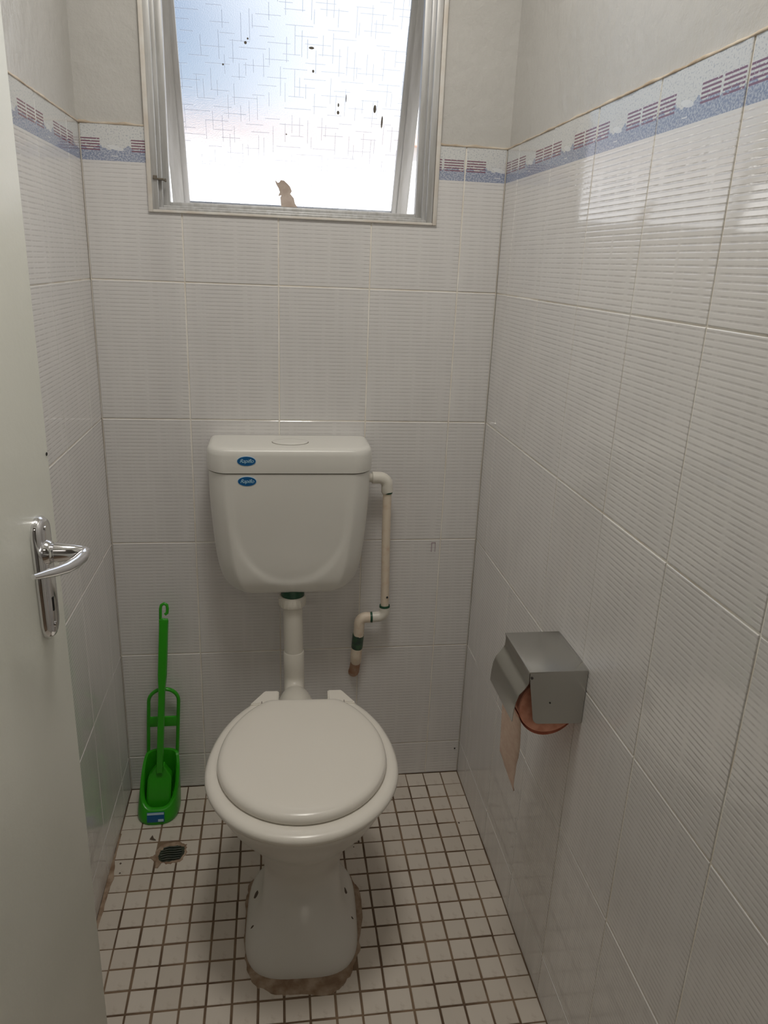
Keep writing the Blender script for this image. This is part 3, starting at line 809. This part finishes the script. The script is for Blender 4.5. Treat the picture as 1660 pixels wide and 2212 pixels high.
sup('wall_stub', [(.5848, yp + .020, .3750), (.5842, yp + .028, .3560), (.5835, yp + .036, .3400), (.5830, yp + .046, .3300)], [.0128, .0130, .0135, .0140], 'pipe_terracotta')

# ------------------------------------------------------------------ toilet brush and its holder
LEAN = .062
HO = (.083, -.075, 0)
hold = root('brush_holder', HO, 'green plastic toilet brush holder with open loop back, on floor in the corner', 'brush holder')
def holder_ring(hw, yf, yb, z, p=2.6, n=40, rim=None):
    o = []
    cy, hl = (yf + yb) / 2, (yb - yf) / 2
    for k in range(n):
        a = 2 * PI * k / n; c_, s_ = math.cos(a), math.sin(a)
        x = math.copysign(abs(c_) ** (2 / p), c_) * hw; y = math.copysign(abs(s_) ** (2 / p), s_) * hl
        f = (y + hl) / (2 * hl)                       # 0 front .. 1 back
        zz = z if rim is None else rim(f)
        o.append((x + LEAN * zz, cy + y, zz))
    return o
rimf = lambda f: .036 + .104 * min(1, max(0, (f - .02) / .80)) ** 1.1
mid = lambda k: (lambda f: .004 + (rimf(f) - .004) * k)
rr = [holder_ring(.050, -.066, .060, .0), holder_ring(.052, -.068, .061, .006)]
for k, a in ((.25, (.0515, -.067, .060)), (.5, (.050, -.064, .058)), (.75, (.0485, -.060, .056)), (.95, (.0475, -.057, .055)), (1.0, (.0465, -.0555, .054))):
    rr.append(holder_ring(*a, 0, rim=mid(k)))
for k, a in ((1.0, (.0395, -.044, .047)), (.9, (.0370, -.040, .045)), (.5, (.0360, -.038, .044)), (.15, (.034, -.036, .042))):
    rr.append(holder_ring(*a, 0, rim=mid(k)))
obj('cup', loft('cup', rr, sharp=60), hold, M['green'])
def gtube(name, pts, r, par, mat='green', seg=12, lean=True):
    return obj(name, tube(name, [(x + (LEAN * z if lean else 0), y, z) for x, y, z in pts], r, seg, 60), par, M[mat])
yb = .050
loop = [(-.036, yb, .110), (-.0365, yb, .20), (-.0365, yb, .275)] + [(math.cos(a) * .0365, yb, .282 + math.sin(a) * .034) for a in [PI - PI * i / 14 for i in range(15)]] + [(.0365, yb, .275), (.0365, yb, .20), (.036, yb, .110)]
gtube('loop_handle', loop, [(.0055, .0045)] * len(loop), hold)
me = boxes('cross_bar', [(-.035, .035, yb - .0035, yb + .0035, .208, .236)], .002)
for v in me.vertices: v.co.x += LEAN * v.co.z
obj('cross_bar', me, hold, M['green'])
me = boxes('label', [(-.021, .021, -.0012, .0012, -.0125, .0125)], .0004)
lb = obj('holder_label', me, hold, M['blue_label']); lb.location = (.000, -.0640, .022); lb.rotation_euler = (math.radians(-14), 0, 0); lb['label'] = 'small blue and white label'
me = boxes('label_stripe', [(-.020, .020, -.0018, -.0010, .0065, .0118), (.006, .019, -.0018, -.0010, -.0110, -.0050)], 0)
ls = obj('label_stripe', me, lb, M['label_rim'])

br = root('toilet_brush', HO, 'green toilet brush with flat hooked handle standing in its holder', 'toilet brush')
# handle leans with the holder and back towards the wall
def hb(z): return -.012 + (z - .10) * .105          # y at height z
def strip(name, rows_, par, mat='green', th=.0045):
    """rows: (z, half width)"""
    rg_ = []
    for z, hw in rows_:
        x = LEAN * z; y = hb(z)
        rg_.append([(x - hw, y + th * .4, z), (x - hw * .8, y - th, z), (x + hw * .8, y - th, z), (x + hw, y + th * .4, z), (x + hw * .8, y + th, z), (x - hw * .8, y + th, z)])
    return obj(name, loft(name, rg_, sharp=35), par, M[mat])
strip('stem', [(.115, .0085), (.20, .0085), (.30, .0085), (.338, .0085), (.352, .0098), (.375, .0112), (.42, .0112), (.50, .0112), (.512, .0114), (.514, .0114)], br)
# open hook at the top
bm = bmesh.new()
hk = [(.004, .516), (-.0075, .520), (-.0080, .545), (-.0065, .5535), (0, .5575), (.0065, .5535), (.0082, .545), (.0078, .534), (.0030, .530)]
tube_bm(bm, [(LEAN * z + x, hb(z), z) for x, z in hk], .0038, 10)
box_bm(bm, LEAN * .513 - .0105, LEAN * .513 + .0105, hb(.513) - .004, hb(.513) + .004, .508, .519, .0015)
obj('hook', from_bm(bm, 'hook', 60), br, M['green'])
# brush head cover: shouldered block lying in the cup
rows_ = [(.008, .0300, -.022), (.020, .0300, -.030), (.060, .0295, -.024), (.092, .0290, -.012), (.100, .0270, -.009), (.124, .0110, -.006), (.128, .0095, -.006)]
rg_ = []
for z, hw, yf_ in rows_:
    x = LEAN * z
    rg_.append([(x - hw, .012, z), (x - hw, yf_ + .003, z), (x - hw * .85, yf_, z), (x + hw * .85, yf_, z), (x + hw, yf_ + .003, z), (x + hw, .012, z)])
obj('head', loft('head', rg_, sharp=30), br, M['green'])

# ------------------------------------------------------------------ paper dispenser on the right wall
DO = (XR, -.6465, .738)
dp = root('paper_dispenser', DO, 'brushed steel box dispenser for toilet paper fixed to right wall', 'paper dispenser')
def dbox(name, x0, x1, y0, y1, z0, z1, mat='steel', bev=.0007, par=dp):
    return obj(name, boxes(name, [(x0 - DO[0], x1 - DO[0], y0 - DO[1], y1 - DO[1], z0 - DO[2], z1 - DO[2])], bev), par, M[mat])
dbox('top_panel', XR - .1008, XR - .001, -.7148, -.5783, .7360, .7385)
def side_panel(y0, y1):
    pts = [(XR - .001, .737), (XR - .099, .737), (XR - .0985, .725), (XR - .0870, .655)] + [(XR - .0870 + .012 * (1 - math.cos(a)), .655 - .014 * math.sin(a)) for a in [PI / 2 * i / 5 for i in range(1, 6)]] + [(XR - .001, .638)]
    vs = [(x - DO[0], y0 - DO[1], z - DO[2]) for x, z in pts] + [(x - DO[0], y1 - DO[1], z - DO[2]) for x, z in pts]; n = len(pts)
    fs = [tuple(range(n)), tuple(range(n, 2 * n))[::-1]] + [(i, n + i, n + (i + 1) % n, (i + 1) % n) for i in range(n)]
    bm = bmesh.new(); bm.from_mesh(mesh('t', vs, fs))
    return obj('side_panel', from_bm(bm, 'side_panel'), dp, M['steel'])
side_panel(-.7140, -.7128); side_panel(-.5802, -.5790)
dbox('back_panel', XR - .0022, XR - .0008, -.713, -.580, .640, .737)
prof = [(.7858, .7355), (.7862, .727), (.7855, .716), (.7800, .7060), (.7712, .6950), (.7672, .6820), (.7652, .6650), (.7645, .6465)]
prof = [(a, b) for a, b in prof]
vs, fs = [], []
for (a, b) in prof:
    for (yy, off) in ((-.7118, 0), (-.5812, 0), (-.5812, .0012), (-.7118, .0012)):
        vs.append((a + off - .0005 - DO[0], yy - DO[1], b - DO[2]))
for i in range(len(prof) - 1):
    for k in range(4): fs.append((i * 4 + k, i * 4 + (k + 1) % 4, (i + 1) * 4 + (k + 1) % 4, (i + 1) * 4 + k))
fs += [(0, 3, 2, 1), (len(vs) - 4, len(vs) - 3, len(vs) - 2, len(vs) - 1)]
bm = bmesh.new(); bm.from_mesh(mesh('t', vs, fs)); fm = from_bm(bm, 'front_flap', 35)
fl = obj('front_flap', fm, dp, M['steel'])
obj('hinge_pin', tube('hinge_pin', rel([(.7895, -.7150, .7275), (.7895, -.5780, .7275)], DO), .0022, 10), dp, M['dark_steel'])
obj('rivet', tube('rivet', rel([(.8250, -.7148, .6800), (.8250, -.7138, .6800)], DO), .0014, 10), dp, M['black'])

RO = (.8310, -.6465, .6640)
rl = root('toilet_roll', RO, 'pink toilet paper roll inside the steel dispenser, end hanging torn', 'toilet roll')
rg_ = []
for (y, r) in ((.052, .018), (.052, .050), (.050, .0515), (0, .0520), (-.050, .0515), (-.052, .050), (-.052, .018)):
    rg_.append([(math.cos(2 * PI * k / 48) * r, y, math.sin(2 * PI * k / 48) * r) for k in range(48)])
bm = bmesh.new(); R_ = loft_bm(bm, rg_, False, False)
for k in range(48): bm.faces.new((R_[-1][k], R_[-1][(k + 1) % 48], R_[0][(k + 1) % 48], R_[0][k]))
obj('wound_paper', from_bm(bm, 'wound_paper', 35), rl, M['paper_pink'])
# a few loose layers sagging under the roll
bm = bmesh.new()
for (r, sag) in ((.0526, .0015), (.0534, .0035)):
    rr = []
    for i in range(17):
        a = PI * 1.10 + PI * .75 * i / 16
        rr.append([(math.cos(a) * r, y, math.sin(a) * r - sag * math.sin(PI * i / 16)) for y in (-.0505, -.0500, .0505)])
    R_ = [[bm.verts.new(p) for p in q] for q in rr]
    for a_, b_ in zip(R_, R_[1:]):
        for k in range(2): bm.faces.new((a_[k], a_[k + 1], b_[k + 1], b_[k]))
obj('loose_layer', from_bm(bm, 'loose_layer'), rl, M['paper_pink'])
# hanging end: comes off the roll front, drops and tapers to a torn point
tail = [(.645, .7830, -.598, .7850, -.690), (.625, .7845, -.598, .7900, -.684), (.600, .7850, -.599, .7960, -.672), (.575, .7855, -.600, .8010, -.662), (.550, .7865, -.600, .8045, -.655), (.525, .7875, -.600, .8065, -.648), (.508, .7883, -.600, .8070, -.642), (.500, .7890, -.601, .8078, -.641),
        (.490, .7950, -.602, .8085, -.640), (.478, .7985, -.604, .8090, -.638), (.468, .8030, -.608, .8100, -.636), (.457, .8065, -.614, .8110, -.634), (.448, .8100, -.624, .8115, -.633), (.441, .8125, -.628, .8130, -.631)]
vs, fs = [], []
for i, (z, xa, ya, xb, yb_) in enumerate(tail):
    ja = random.uniform(0, .0035) if i > 6 else 0
    for k in range(7):
        f = k / 6
        vs.append((xa + (xb - xa) * f + ja * (1 - f) + .0012 * math.sin(k * 1.1 + i * .35) - RO[0], ya + (yb_ - ya) * f - RO[1], z - RO[2]))
for i in range(len(tail) - 1):
    for k in range(6):
        a = i * 7 + k; fs.append((a, a + 1, a + 8, a + 7))
me = mesh('hanging_end', vs, fs)
o = obj('hanging_end', me, rl, M['paper_pale'], smooth=True); o['label'] = 'pale pink torn strip of paper'
md = o.modifiers.new('thickness', 'SOLIDIFY'); md.thickness = .0006

# ------------------------------------------------------------------ small marks on the tiles (old adhesive)
def mark(parent, lst, mat):
    obj('adhesive_mark', boxes('adhesive_mark', lst, 0), parent, M[mat])
mark(wall_back, [(.7705, .7720, -.0008, .001, .665, .689), (.7800, .7812, -.0008, .001, .665, .690), (.7705, .7812, -.0008, .001, .6885, .6905)], 'tape_mark')
mark(wall_back, [(.8715, .8750, -.0008, .001, .0735, .0775)], 'black')

# ------------------------------------------------------------------ outside, seen through and beside the sash
nb = root('neighbouring_house', (.6, 4.3, -.6), 'white wall with terracotta coping seen outside past the open window', 'building')
def nbx(name, lst, mat, bev=0): return obj(name, boxes(name, [(a - .6, b - .6, c - 4.3, d - 4.3, e_ + .6, f + .6) for a, b, c, d, e_, f in lst], bev), nb, M[mat])
nbx('wall', [(-4, 5, 4.0, 4.3, -.6, 2.13)], 'outside_white')
nbx('coping', [(-4.02, 5.02, 3.94, 4.36, 2.13, 2.21)], 'outside_terracotta', .01)
structure('ground_outside', boxes('ground', [(-8, 9, W + .15, 12, -.75, -.6)]), M['outside_ground'])
